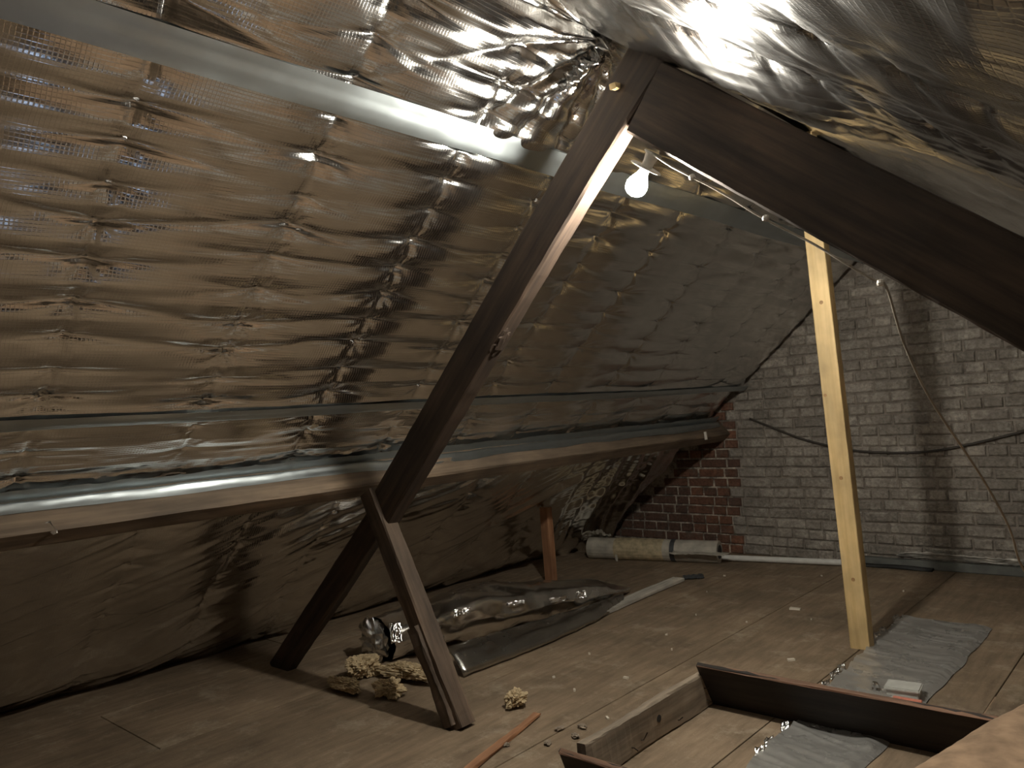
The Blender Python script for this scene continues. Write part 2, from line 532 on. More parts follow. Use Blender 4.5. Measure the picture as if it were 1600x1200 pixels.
BR = [[brick_mesh(i, 0) for i in range(8)], [brick_mesh(i, 1) for i in range(8)]]
for me in BR[0]: me.materials.append(M['brick_red'])
for me in BR[1]: me.materials.append(M['brick_paint'])
CH = 0.0735
spots = []
rb = random.Random(3)
for c in range(0, 33):
    z = 0.03 + c * CH
    x = -4.35 + (0.115 if c % 2 else 0.0) + rb.uniform(-.02, .02)
    kind = c % 4
    while x < -0.1:
        w = 0.215 if (kind in (0, 1, 3) and rb.random() < .72) else 0.105
        if x - 0.02 < -2.80 < x + w + 0.02 and w > .12: w = 0.105
        xc = x + w / 2
        zz = z + 0.006 * math.sin(xc * 1.7 + c * .6) * (1 if xc > -2.8 else .3)
        if zz + .03 < SL * (xc - X0) + 0.06 and zz + .03 < ZR0 - SR * (xc - XR0) + 0.06:
            spots.append((xc, zz, w, int(xc > -2.80)))
        x += w + 0.011
spots.sort(key=lambda s: (s[0] > -0.86 or s[1] > 2.0, -((s[0] + 2.2) ** 2 * -1) if False else abs(s[0] + 2.2)))
stuff_v, stuff_f = [], []
red_patch = 0
for i, (x, z, w, p) in enumerate(spots):
    me = BR[p][i % 8]
    hx = w - (0.001 if p else 0.004)
    hz = 0.0665 if p else 0.061
    if i < 300:
        dy = random.uniform(-.005, .004)
        if abs(x + 0.98) < .06 and abs(z - 1.555) < .036:
            me = BR[0][i % 8]; dy = 0.006
        link('brick', me, None, wall_back, Matrix.Translation((x, YB + dy, z)) @ Matrix.Rotation(random.uniform(-.022, .022) * (1 if p else .5), 4, 'Y') @ Matrix.Diagonal((hx, 1, hz, 1)))
    else:
        b0 = len(stuff_v)
        for v in me.vertices: stuff_v.append((x + v.co.x * hx, YB + v.co.y, z + v.co.z * hz))
        for f in me.polygons: stuff_f.append((tuple(b0 + k for k in f.vertices), p))
me = pymesh('brickwork', stuff_v, [f for f, _ in stuff_f])
me.materials.append(M['brick_red']); me.materials.append(M['brick_paint'])
for poly, (_, p) in zip(me.polygons, stuff_f): poly.material_index = p
o = link('brickwork', me, None, wall_back); o['kind'] = 'stuff'

# ------------------------------------------------------------ foil insulation
ML = Matrix(((0, ca, sa, X0), (1, 0, 0, 0), (0, sa, -ca, 0), (0, 0, 0, 1)))
MR = Matrix(((0, cr, -sr, XR0), (1, 0, 0, 0), (0, -sr, -cr, ZR0), (0, 0, 0, 1)))
ROWS = np.array([-3.2, -2.7, -2.2, -1.7, -1.2, -.7, -.2, .30, .79, 1.31, 1.80, 2.27, 2.75, 3.2, 3.72, 4.2, 4.72, 5.15, 5.7, 6.2])
NK = 80
DS = 0.125
SJ = rng.uniform(-.018, .018, (len(ROWS), NK)) + rng.uniform(-.03, .03, (len(ROWS), 1))
SDEP = rng.uniform(.55, 1.25, (len(ROWS), NK))


STAR_N = rng.integers(6, 10, (len(ROWS), NK)); STAR_P = rng.uniform(0, 6.28, (len(ROWS), NK)); RAYS = rng.uniform(-.16, .16, (len(ROWS), NK, 2))


def quilt(Y, S, belly=.010, pinch=.014, w1=.0013, reach=.22, seed=0, slant=0.0):
    """foil stapled along battens: soft bellies, a pucker star at each staple, pleats drawn sideways"""
    i = np.clip(np.searchsorted(ROWS, Y) - 1, 0, len(ROWS) - 2)
    dl = Y - ROWS[i]; dr = ROWS[i + 1] - Y
    u = dl / (dl + dr)
    h = belly * (4 * u * (1 - u)) ** 0.8 * (0.8 + 0.5 * vnoise(Y * .9, S * 3, seed + 3))
    for ii, d, sg in ((i, dl, 1.0), (i + 1, dr, -1.0)):
        s2 = S + slant * d + 0.010 * vnoise(Y * 2.5, S * 4, seed + 4)
        k0 = np.clip(np.round(s2 / DS).astype(int), 1, NK - 2)
        best = np.full(Y.shape, 9.0); kb = k0.copy()
        for dk in (-1, 0, 1):
            kk = k0 + dk
            dist = s2 - (kk * DS + SJ[ii, kk])
            m = np.abs(dist) < np.abs(best)
            best = np.where(m, dist, best); kb = np.where(m, kk, kb)
        dep = SDEP[ii, kb]
        # soft scallop between neighbouring staples
        t = np.clip(np.abs(best) / (DS * .5), 0, 1)
        h = h - pinch * .9 * dep * (1 - t ** 1.1) * np.exp(-(d / (reach * .75)) ** 1.3)
        # drawn pleats: sharp at the staple, opening out and fading sideways
        for q in (0, 1):
            c = best - RAYS[ii, kb, q] * d * (1 if q else -1)
            wd = .004 + .065 * d
            h = h - pinch * .55 * dep * np.exp(-(c / wd) ** 2) * np.exp(-d / reach) * np.where(q == 0, 1, .7)
        rho = np.hypot(d, best)
        phi = np.arctan2(best, d * sg)
        star = np.cos(STAR_N[ii, kb] * phi + STAR_P[ii, kb])
        h = h + .0042 * dep * star * np.exp(-rho / .042) * np.clip(rho / .010, 0, 1)
        h = h - .007 * dep * np.exp(-rho / .014)
        h = h - .0022 * np.exp(-d / .010) * (.5 + .5 * vnoise(S * 9, Y * 0 + ii, seed + 6))
    h = h + w1 * ridged(Y * 2.2, S * 11, seed) + w1 * .45 * ridged(Y * 5 + S * 2, S * 26, seed + 1)
    return h


def sheet(name, M4, y0, y1, s0, s1, hf, mat, label, dy=0.011, ds=0.008, cat='insulation'):
    ny = int((y1 - y0) / dy) + 1; ns = max(3, int((s1 - s0) / ds) + 1)
    yy = np.linspace(y0, y1, ny); ss = np.linspace(s0, s1, ns)
    Y, S = np.meshgrid(yy, ss, indexing='ij')
    H = hf(Y, S)
    P = np.stack([Y, S, H], -1)
    o = link(name, gridmesh(name, P), mat, None, M4, smooth=True)
    return props(o, label, cat)


def staple_part(parent, M4, pts):
    """small bright wire staples, joined"""
    v, f = [], []
    for (y, s, h) in pts:
        a = random.uniform(-.6, .6); L = .007; w = .0014
        dx, dy_ = math.cos(a), math.sin(a)
        b = len(v)
        for (p, q, r) in ((-L, -w, 0), (L, -w, 0), (L, w, 0), (-L, w, 0), (-L, -w, .003), (L, -w, .003), (L, w, .003), (-L, w, .003)):
            v.append((y + p * dx - q * dy_, s + p * dy_ + q * dx, h + r))
        for q in ((4, 5, 6, 7), (0, 1, 5, 4), (1, 2, 6, 5), (2, 3, 7, 6), (3, 0, 4, 7)): f.append(tuple(b + k for k in q))
    o = link('staples', pymesh('staples', v, f), M['staple'], parent, M4)
    o['kind'] = 'stuff'
    return o


def edge(S, s, w): return np.clip(np.abs(S - s) / w, 0, 1)


TS1, TS0 = 3.17, 1.925
# A: strip along the ridge
def hA(Y, S):
    h = quilt(Y, S, .018, .014, .004, .2, 5)
    # gathers fanning out from where the truss head pierces the foil
    dy = Y - 2.06; dsr = S - 3.62
    rad = np.hypot(dy, dsr) + 1e-6; ang = np.arctan2(dsr, dy)
    fan = np.abs(np.sin(ang * 7.0 + 0.6 * vnoise(ang * 2, rad * 2, 8))) ** .7
    wgt = np.exp(-(rad / .55) ** 2)
    cr_ = ridged(Y * 14, S * 14, 21) * .012 + ridged(Y * 30, S * 30, 22) * .006
    h = h + wgt * (0.035 * (fan - .4)) + np.exp(-(rad / .20) ** 2) * cr_ + .03 * np.exp(-(rad / .3) ** 2)
    t = np.clip((S - TS1) / .06, 0, 1)
    return .012 * (1 - t) + h * t
quiltA = sheet('foil_quilt', ML, YF + .03, YB - .03, TS1 - .03, 3.665, hA, M['foil'], 'topmost foil quilt strip of the left slope, gathered in folds at the ridge')
# B: wide strip
def hB(Y, S):
    h = quilt(Y, S)
    t = np.clip((TS1 - S) / .05, 0, 1) * np.clip((S - TS0) / .05, 0, 1)
    h = .010 * (1 - t) + h * t
    return h - .05 * np.clip((Y - 5.35) / .3, 0, 1) ** 2
quiltB = sheet('foil_quilt', ML, YF + .03, YB - .03, TS0 - .02, TS1 + .02, hB, M['foil'], 'widest foil quilt strip on the left slope, between the two tape lines')
# C: strip above purlin
def hC(Y, S):
    h = quilt(Y, S, .010, .009, .003, .15, 9)
    near = np.exp(-((S - 1.52) / .10) ** 2) * (0.35 + .65 * (Y < 2.6))
    h = h + near * (ridged(Y * 9, S * 26, 31) * .013 + ridged(Y * 22, S * 50, 32) * .008 + vnoise(Y * 50, S * 80, 33) * .003 + .016)
    t = np.clip((TS0 - S) / .04, 0, 1)
    h = .012 * (1 - t) + h * t
    return h - .06 * np.clip((Y - 5.25) / .35, 0, 1) ** 2
quiltC = sheet('foil_quilt', ML, YF + .03, YB - .03, 1.455, TS0 + .01, hC, M['foil'], 'narrow crinkled foil quilt strip just above the left purlin', ds=.006)
# D: lower strip down to the floor
def hD(Y, S):
    h = quilt(Y, S, .014, .0045, .0012, .2, 13, slant=.35)
    h = h + .012 * ridged(Y * .7 + S * .5, S * 4.5 - Y * 2.4, 41) + .0052 * ridged(Y * .9 + S * .7, S * 11 - Y * 5.5, 42) + .0018 * ridged(Y * 1.5 + S, S * 27 - Y * 13, 43)
    h = h + .05 * np.exp(-((S - .22) / .16) ** 2) - .02          # belly above the eaves
    h = h + .05 * np.exp(-((Y - 3.35) / .4) ** 2 - ((S - 1.05) / .25) ** 2)
    # long drawn folds where the sheet curls off the gable
    g = np.clip((Y - 4.1) / .9, 0, 1)
    h = h + g * (.013 * np.sin(Y * 30 + S * 9.0 + .5 * np.sin(S * 5)) + .005 * np.sin(Y * 61 + S * 16) + .05 * np.clip((Y - 4.7) / .6, 0, 1) ** 2)
    return h - .03 - .03 * np.clip((S - 1.2) / .25, 0, 1)
quiltD = sheet('foil_quilt', ML, YF + .03, 5.42, -.03, 1.52, hD, M['foil'], 'lowest foil quilt strip hanging under the purlin down to the floor')
# right slope
def hR(Y, S):
    h = quilt(Y + .16, S, .016, .006, .002, .20, 17)
    h = h + .0034 * ridged(Y * 4.0 + S * .8, S * .9, 51) * np.exp(-((Y - 2.4) / 1.3) ** 2) + .0030 * ridged(Y * 12 + S * 2, S * 1.0, 52) * np.exp(-((Y - 2.4) / 1.3) ** 2) + .0011 * ridged(Y * 30 + S * 5, S * 2.5, 53)
    pin = np.exp(-((Y - 2.1) / .28) ** 2) * np.clip((1.05 - S) / .3, 0, 1)
    h = h + pin * .055
    sag = .03 * np.exp(-((Y - 2.0) / .6) ** 2 - ((S - .1) / .2) ** 2)
    return h + sag + np.exp(-((Y - 2.0) / .35) ** 2 - (S / .22) ** 2) * (ridged(Y * 12, S * 12, 61) * .007)
quiltR = sheet('foil_quilt', MR, YF + .03, YB - .03, 0.0, 3.25, hR, M['foil_right'], 'foil quilt covering the whole right slope above the right rafter', ds=.010, dy=.012)

# staples
def staple_pts(s0, s1, hf, y_off=0.0):
    out = []
    for i, r in enumerate(ROWS):
        if r - y_off < -.5 or r - y_off > 5.3: continue
        for k in range(1, NK - 1):
            s = k * DS + SJ[i, k]
            if s0 < s < s1 and SDEP[i, k] > .6:
                h = float(hf(np.array([[r - y_off + 1e-4]]), np.array([[s]]))[0, 0])
                out.append((r - y_off, s, h + .002))
    return out
staple_part(quiltB, ML, staple_pts(TS0 + .06, TS1 - .06, hB))
staple_part(quiltA, ML, staple_pts(TS1 + .06, 3.6, hA))
staple_part(quiltR, MR, staple_pts(.3, 2.6, hR, .16))

# tapes
def tape(name, s0, s1, h0, label, seed, y0=YF, y1=YB - .03, prof=None):
    ny = int((y1 - y0) / .02); yy = np.linspace(y0, y1, ny); tt = np.linspace(0, 1, 9)
    Y, T = np.meshgrid(yy, tt, indexing='ij')
    wav = .006 * vnoise(Y * 1.3, T * 0, seed)
    S = s0 + (s1 - s0) * T + wav
    H = h0 + .002 * np.sin(T * math.pi) + .003 * vnoise(Y * 4, T * 1, seed + 1) + .0015 * ridged(Y * 2, T * 4, seed + 2)
    return props(link(name, gridmesh(name, np.stack([Y, S, H], -1)), M['tape'], None, ML, smooth=True), label, 'tape')
tape('foil_tape', TS1 - .045, TS1 + .05, .017, 'broad silver tape line across the upper left slope', 70)
tape('foil_tape', TS0 - .026, TS0 + .024, .016, 'narrow silver tape line across the left slope above the purlin', 75)

# ------------------------------------------------------------ purlin with its tape
c2 = Vector((-2.805, 0, 0.923))
PD, PH = 0.18, 0.09
pc = c2 - nL * (PD / 2) - eL * (PH / 2)
purlin = beam('purlin', pc + Vector((0, YF + .02, 0)), pc + Vector((0, YB - .02, 0)), PD, PH, eL, M['purlin_wood'], n=60, wob=.003, bevel=.007)
props(purlin, 'long brown purlin beam running along the left slope to the brick gable', 'beam')
c1 = c2 - nL * PD
# silver tape bridging foil and purlin
ny = 420; yy = np.linspace(YF + .05, YB - .08, ny)
foot = [Vector((X0, 0, 0)) + eL * 1.63 + nL * .028, Vector((X0, 0, 0)) + eL * 1.56 + nL * .036, c1 + eL * .012 + nL * .062, c1 + eL * .005 + nL * .085, c1 + eL * .004 + nL * .108]
P = np.zeros((ny, 13, 3))
for a, y in enumerate(yy):
    for b in range(13):
        t = b / 12 * (len(foot) - 1); i0 = min(int(t), len(foot) - 2); ft = t - i0
        p = foot[i0].lerp(foot[i0 + 1], ft)
        P[a, b] = (p.x, y, p.z)
Yg = P[:, :, 1]; Tg = np.broadcast_to(np.linspace(0, 1, 13), Yg.shape)
d = .007 * vnoise(Yg * 6, Tg * 4, 81) * np.clip(1.2 - Tg, .15, 1) + .004 * ridged(Yg * 13, Tg * 6, 82) * np.clip(1.1 - Tg, .1, 1)
edge_w = .010 * vnoise(Yg * 4, Tg * 0, 83) * Tg ** 3
P[:, :, 0] += (eL.x * .8) * d + nL.x * edge_w; P[:, :, 2] += eL.z * d + nL.z * edge_w
props(link('purlin_tape', gridmesh('purlin_tape', P), M['tape'], None, None, smooth=True), 'crinkled silver tape sealing the foil to the top of the purlin', 'tape')
# white clip hanging under the purlin near the gable
o = beam('cable_clip', (-2.80, 5.18, .962), (-2.796, 5.18, .905), .018, .014, (0, 1, 0), M['clip'], n=3, wob=.001, bevel=.002)
props(o, 'small white clip on the purlin edge near the brick gable', 'clip')
o = beam('foil_scrap', (-2.825, .86, .948), (-2.805, .875, .908), .014, .003, (1, 0, 0), M['foil_crumpled'], n=4, wob=.003, bevel=.001)
props(o, 'tiny torn scrap of foil stuck on the purlin face at far left', 'scrap')

# ------------------------------------------------------------ truss
T0 = 2.07
ym = T0 + .0375
raf = beam('left_rafter', (-1.155, ym, 2.34), (-2.70, ym, .795), .075, .149, (-1, 0, 1), M['old_wood'], n=40, seed=1)
raf.name = 'rafter'
props(raf, 'long dark sloping rafter descending left from the ridge to the purlin', 'rafter')
# rough gouged knot on its lit underside
bm = bmesh.new(); bmesh.ops.create_icosphere(bm, subdivisions=3, radius=1)
for v in bm.verts:
    nzz = float(ridged(v.co.x * 3.1 + 5, v.co.y * 3.3 + v.co.z * 2.7, 91)); v.co *= (1 + .35 * nzz)
me = bpy.data.meshes.new('knot'); bm.to_mesh(me); bm.free()
kn = link('knot', me, M['old_wood'], raf, Matrix.Translation((-1.936 + .004, 2.103, 1.461)) @ Matrix.Rotation(math.radians(45), 4, 'Y') @ Matrix.Diagonal((.008, .03, .06, 1)))
kn['label'] = 'rough splintered knot'
o = beam('peg', (-1.333, 2.075, 2.203), (-1.328, 2.035, 2.193), .022, .02, (0, 0, 1), M['pine'], n=3, wob=.001, bevel=.003)
props(o, 'pale wooden peg stub on the near face of the left rafter head', 'peg')

raf2 = beam('rafter', (-1.243, ym + .002, 2.141), (.50, ym + .002, .732), .075, .215, (.63, 0, .78), M['old_wood'], n=40, seed=2, taper=(1.06, .92))
props(raf2, 'deep dark rafter descending right from the ridge with a cable underneath', 'rafter')
raf3 = beam('rafter', (-2.745, 2.122, .765), (-3.625, 2.122, -.03), .056, .125, (-.67, 0, .74), M['old_wood'], n=20, seed=3)
props(raf3, 'dark lower rafter foot running from the purlin joint to the floor', 'rafter')

strut = beam('strut', (-2.737, 2.092, .90), (-2.262, 2.092, -.004), .082, .088, (.88, 0, .47), M['strut_wood'], n=24, seed=4)
props(strut, 'dark raking strut from the purlin joint down to the floor', 'strut')
pl = beam('side_batten', (-2.462, 2.044, .365), (-2.278, 2.044, .012), .022, .058, (.88, 0, .47), M['strut_wood'], strut, n=16, wob=.003, seed=6)
pl['label'] = 'thin batten nailed to the lower side of the strut'

pine = beam('post', (-1.312, 3.765, -.0), (-1.385, 3.765, 2.44), .088, .068, (0, -1, 0), M['pine'], n=30, wob=.0008, bevel=.003, seed=8)
props(pine, 'fresh yellow pine post standing on the floor before the gable', 'post')
for (zz, xo, r) in ((1.62, .0, .011), (.79, .0, .009), (.32, .003, .009), (1.18, -.030, .008)):
    xk = -1.312 - .073 * zz / 2.44 + xo
    me = lathe_mesh('knot', [(r * .2, 0), (r, .0), (r * .9, .0012), (r * .3, .0016)], 12)
    link('knot', me, M['knot'], pine, Matrix.Translation((xk, 3.7315, zz)) @ Matrix.Rotation(math.radians(90), 4, 'X'))
fp = beam('post', (-3.542, 4.205, 0), (-3.55, 4.205, .52), .075, .05, (0, -1, 0), M['orange_wood'], n=10, wob=.001, bevel=.003, seed=9)
props(fp, 'short thin orange-brown post under the lowest foil at the left', 'post')

# foil flap wedged above the right rafter head and bunch at the left rafter head
def crumple(name, c, ax, ay, n, amp, mat, label, cat, seed, thick=.004, rot=None, freq=(9, 9), parent=None, curl=0.0):
    ax = Vector(ax); ay = Vector(ay); nz = ax.cross(ay).normalized(); c = Vector(c)
    u = np.linspace(-1, 1, n); U, V = np.meshgrid(u, u, indexing='ij')
    H = amp * (ridged(U * freq[0] / 2, V * freq[1] / 2, seed) + .5 * ridged(U * freq[0] * 1.3, V * freq[1] * 1.3, seed + 1)) + curl * (U ** 2 + V ** 2)
    E = 1 + .12 * vnoise(U * 2, V * 2, seed + 2)
    P = np.zeros((n, n, 3))
    for i, cc in enumerate(('x', 'y', 'z')):
        P[..., i] = getattr(c, cc) + getattr(ax, cc) * U * E + getattr(ay, cc) * V * E + getattr(nz, cc) * H
    o = link(name, gridmesh(name, P), mat, parent, None, smooth=False)
    sm = o.modifiers.new('thickness', 'SOLIDIFY'); sm.thickness = thick
    if label: props(o, label, cat)
    return o
crumple('foil_flap', (-1.0, 2.10, 2.135), (.125, 0, -.10), (.012, .035, .022), 26, .008, M['foil_crumpled'], 'crumpled foil flap wedged on top of the right rafter near the ridge', 'foil', 101)
crumple('foil_bunch', (-1.42, 2.03, 2.31), (.075, .03, .06), (.015, -.05, -.05), 34, .022, M['foil_crumpled'], 'bright crumpled bunch of foil at the head of the left rafter', 'foil', 105)

# ------------------------------------------------------------ lamp
dn = Vector((-.62, 0, -.78)).normalized()
root = Vector((-1.243, 2.108, 1.974))
lamp = bpy.data.objects.new('light_bulb', None); COL.objects.link(lamp); lamp.location = root
bpy.context.view_layer.update()
props(lamp, 'bare lit bulb in a white holder under the right rafter head', 'lamp')
zax = dn; xax = Vector((0, 1, 0)); yax = zax.cross(xax)
ML_ = Matrix(((xax.x, yax.x, zax.x, root.x), (xax.y, yax.y, zax.y, root.y), (xax.z, yax.z, zax.z, root.z), (0, 0, 0, 1)))
link('holder', lathe_mesh('holder', [(.028, 0), (.03, .004), (.022, .010), (.018, .030), (.018, .052)], 24), M['holder'], lamp, ML_, smooth=True)
hold = [c for c in lamp.children if c.name.startswith('holder')][0]
link('shade_ring', lathe_mesh('shade_ring', [(.018, .048), (.046, .046), (.052, .049), (.052, .052), (.046, .053), (.018, .055)], 32), M['holder'], hold, ML_)
prof = [(.014, .055), (.0155, .066), (.019, .075), (.025, .085), (.031, .096), (.0345, .109), (.0335, .122), (.028, .134), (.018, .142), (.004, .146)]
link('glass', lathe_mesh('glass', prof, 24), M['bulb'], lamp, ML_, smooth=True)

# ------------------------------------------------------------ cables
def on_low(x, y=2.052): return (x, y, 1.911 - .796 * (x + 1.161) - .006)
pts = [(-1.22, 2.06, 1.955)] + [(x, 2.055 + .004 * math.sin(x * 30), on_low(x)[2] + .003 * math.sin(x * 23)) for x in np.arange(-1.16, -.59, .06)]
hang = [(-.588, 2.055, 1.446), (-.572, 2.10, 1.31), (-.544, 2.19, 1.160), (-.486, 2.37, .952), (-.452, 2.49, .795), (-.443, 2.58, .665), (-.40, 2.80, .50), (-.35, 3.12, .30), (-.30, 3.52, .012)]
cab = link('cable', tube_mesh('cable', smooth_path(pts + hang, 5), .0032, 8), M['cable'], None, None, smooth=True)
props(cab, 'pale dusty cable clipped under the right rafter then hanging to the floor', 'cable')
for x in (-1.09, -.88, -.60):
    z = on_low(x)[2]
    link('clip', lathe_mesh('clip', [(.004, -.008), (.009, -.006), (.010, 0), (.008, .007), (.003, .009)], 10), M['clip'], cab, Matrix.Translation((x, 2.055, z)))
wc = [(-2.64, YB - .025, 1.03), (-2.45, YB - .03, .95), (-2.26, YB - .03, .87), (-2.05, YB - .03, .81), (-1.86, YB - .03, .772), (-1.6, YB - .03, .757), (-1.4, YB - .03, .765), (-1.2, YB - .03, .80), (-.95, YB - .03, .86), (-.6, YB - .03, .95), (-.2, YB - .03, 1.03)]
props(link('cable', tube_mesh('cable', smooth_path(wc, 6), .008, 8), M['dark_cable'], None, None, smooth=True), 'dark cable sagging across the brick gable wall', 'cable')

# ------------------------------------------------------------ base of the gable
o = beam('ledge_board', (-1.93, YB - .045, .028), (1.2, YB - .045, .028), .05, .055, (0, 0, 1), M['ledge'], n=30, wob=.002, bevel=.004)
props(o, 'dark grey-green board along the foot of the gable wall at right', 'board')
crumple('foil_strip', (-1.15, YB - .055, .085), (.47, 0, -.006), (0, -.02, .022), 40, .006, M['dusty_silver'], 'dusty silver foil strip along the top of the gable foot board', 'foil', 111, freq=(30, 3))
o = beam('black_strip', (-1.90, YB - .105, .010), (-1.44, YB - .105, .010), .05, .02, (0, 0, 1), M['black'], n=10, wob=.002)  # black strip laid in for the dark slot at the wall foot
props(o, 'flat black strip standing for the dark slot beside the gable foot board', 'strip')
pipe = link('pipe', tube_mesh('pipe', [(-2.80, 5.30, .026), (-2.4, 5.37, .026), (-1.93, 5.455, .026)], .021, 16), M['white_pvc'], None, None)
props(pipe, 'thin white plastic pipe lying on the floor along the gable', 'pipe')
link('pipe_socket', tube_mesh('pipe_socket', [(-1.955, 5.450, .028), (-1.90, 5.460, .028)], .028, 16), M['white_pvc'], pipe)

# plastic wrapped roll
ra, rb_ = Vector((-3.80, 5.02, .082)), Vector((-2.79, 5.24, .078))
dirr = (rb_ - ra)
pts = [ra + dirr * t for t in np.linspace(0, 1, 22)]
rad = [.082 + .0012 * math.sin(i * 1.9) for i in range(22)]
roll = link('plastic_roll', tube_mesh('plastic_roll', pts, rad, 20), M['plastic_roll'], None, None, smooth=False)
props(roll, 'long clear plastic wrapped roll lying on the floor below the gable', 'roll')
link('core_opening', tube_mesh('core_opening', [rb_ - dirr.normalized() * .01, rb_ + dirr.normalized() * .003], .05, 18), M['black'], roll)
link('wrapping', tube_mesh('wrapping', [ra + dirr * t for t in (.22, .3, .4, .5, .6)], [.0835, .085, .084, .085, .0835], 20), M['yellow_wrap'], roll)
link('band', tube_mesh('band', [ra + dirr * t for t in (.655, .67, .69)], [.0835, .0845, .0835], 20), M['band'], roll)
link('tie_tag', beam_mesh('tie_tag', .05, .02, .006, n=3), M['plastic_roll'], roll, frame(ra + dirr * .24 + Vector((.03, -.088, -.03)), ra + dirr * .24 + Vector((.03, -.09, -.08)), (0, 1, 0)))
crumple('loose_wrap', ra + dirr * .02 + Vector((-.02, .03, .09)), (.12, .02, .02), (0, .06, -.03), 20, .015, M['plastic_roll'], None, None, 121, parent=roll)
crumple('loose_wrap', rb_ + Vector((-.10, -.14, .008)), (.20, .03, 0), (0, .05, 0), 20, .006, M['plastic_roll'], None, None, 125, parent=roll)

# ------------------------------------------------------------ foil roll on the floor
nt_, na = 46, 34
tt = np.linspace(0, 1, nt_); aa = np.linspace(0, 2 * np.pi, na)
Tm, Am = np.meshgrid(tt, aa, indexing='ij')
ax0 = np.array([-3.215, 2.44]); ax1 = np.array([-2.955, 4.18])
cxm = ax0[0] + (ax1[0] - ax0[0]) * Tm; cym = ax0[1] + (ax1[1] - ax0[1]) * Tm
hgt = np.interp(Tm, [0, .15, .35, .6, .85, 1], [.104, .120, .130, .102, .066, .024])
wid = np.interp(Tm, [0, .3, .6, .85, 1], [.125, .19, .20, .16, .05])
cshift = np.interp(Tm, [0, .3, .6, 1], [0, .02, .03, .04])
Tm = Tm + .006 * vnoise(Tm * 40, Am * 9, 136); Am = Am + .10 * vnoise(Tm * 37, Am * 8, 137) * (np.arange(na)[None, :] % (na - 1) != 0)
crk = 1 + .055 * ridged(Tm * 6, Am * 1.2, 131) + .085 * vnoise(Tm * 21, Am * 3, 132) + .045 * vnoise(Tm * 60, Am * 11, 133)
px = cxm + cshift + np.cos(Am) * wid * crk
pz = np.maximum(hgt + np.sin(Am) * hgt * crk, 0.003)
py = cym + .02 * vnoise(Tm * 4, Am, 134)
py[:, -1] = py[:, 0]; px[:, -1] = px[:, 0]; pz[:, -1] = pz[:, 0]
froll = link('foil_roll', gridmesh('foil_roll', np.stack([px, py, pz], -1)), M['foil_roll'], None, None, smooth=False)
props(froll, 'partly unrolled silver foil roll crumpled on the floor behind the strut', 'foil roll')
# dark crushed near end
bm = bmesh.new(); bmesh.ops.create_uvsphere(bm, u_segments=24, v_segments=14, radius=1)
for v in bm.verts:
    v.co *= 1 + .38 * float(ridged(v.co.x * 3.5 + v.co.y * 2, v.co.z * 4 + v.co.y * 1.5, 141))
me = bpy.data.meshes.new('crushed_end'); bm.to_mesh(me); bm.free()
link('crushed_end', me, M['foil_crumpled'], froll, Matrix.Translation((-3.24, 2.43, .105)) @ Matrix.Rotation(math.radians(-8), 4, 'Z') @ Matrix.Diagonal((.10, .045, .092, 1)))
# small foil pieces added on its front, angled at the bulb for glints
a1 = Vector((-.465, -.885, 0)); nh = Vector((.78, -.41, .48)).normalized(); a2 = nh.cross(a1)
for q, (c, sa_, sb_) in enumerate((((-3.095, 2.455, .150), .030, .050), ((-3.055, 2.62, .085), .075, .040), ((-2.985, 2.80, .175), .045, .018), ((-2.93, 3.15, .150), .05, .012), ((-2.86, 3.42, .115), .05, .014), ((-2.85, 3.62, .10), .03, .022))):
    crumple('foil_glint', Vector(c) + nh * (.012 if q == 0 else .045), a1 * sa_, a2 * sb_, 16, .005, M['foil_crumpled'], None, None, 300 + 5 * q, parent=froll, thick=.0012, freq=(5, 5))
# loose flap lying in front of it
nu, nv = 44, 9
U, V = np.meshgrid(np.linspace(0, 1, nu), np.linspace(0, 1, nv), indexing='ij')
cx_ = np.interp(U, [0, .6, 1], [-2.800, -2.775, -2.79]); cy_ = np.interp(U, [0, .6, 1], [2.50, 3.38, 3.98]); cz_ = np.interp(U, [0, .6, 1], [.105, .066, .03])
fx_ = np.interp(U, [0, .4, .75, 1], [-2.655, -2.63, -2.665, -2.755]); fy_ = np.interp(U, [0, .4, 1], [2.485, 3.04, 3.93]); fz_ = 0.008
bow = .022 * np.sin(V * math.pi)
Pf = np.stack([cx_ * (1 - V) + fx_ * V, cy_ * (1 - V) + fy_ * V,
               cz_ * (1 - V) + fz_ * V + bow + .008 * ridged(U * 7 + V * 2, V * 2.5, 151) * np.sin(V * math.pi) + .005 * vnoise(U * 22 + V * 3, V * 5, 152)], -1)
fl = link('loose_flap', gridmesh('loose_flap', Pf), M['foil_flap'], froll, None, smooth=False)
sm = fl.modifiers.new('thickness', 'SOLIDIFY'); sm.thickness = .008
fl['label'] = 'dull grey flap of the foil lying in front'
o = beam('batten', (-2.735, 3.62, .014), (-2.765, 4.60, .014), .088, .022, (0, 0, 1), M['white_wood'], n=16, wob=.001, bevel=.003)
props(o, 'whitish painted batten on the floor at the far end of the foil roll', 'batten')
for k in (-1, 0, 1):
    link('groove', beam_mesh('groove', .95, .006, .004, n=4, wob=0, bevel=.001), M['white_wood'], o, o.matrix_world @ Matrix.Translation((0, k * .026, .0115)))
crumple('foil_shred', (-2.71, 4.70, .014), (.05, .05, 0), (-.02, .03, .003), 16, .006, M['band'], 'dark shred lying past the end of the whitish batten', 'scrap', 161)

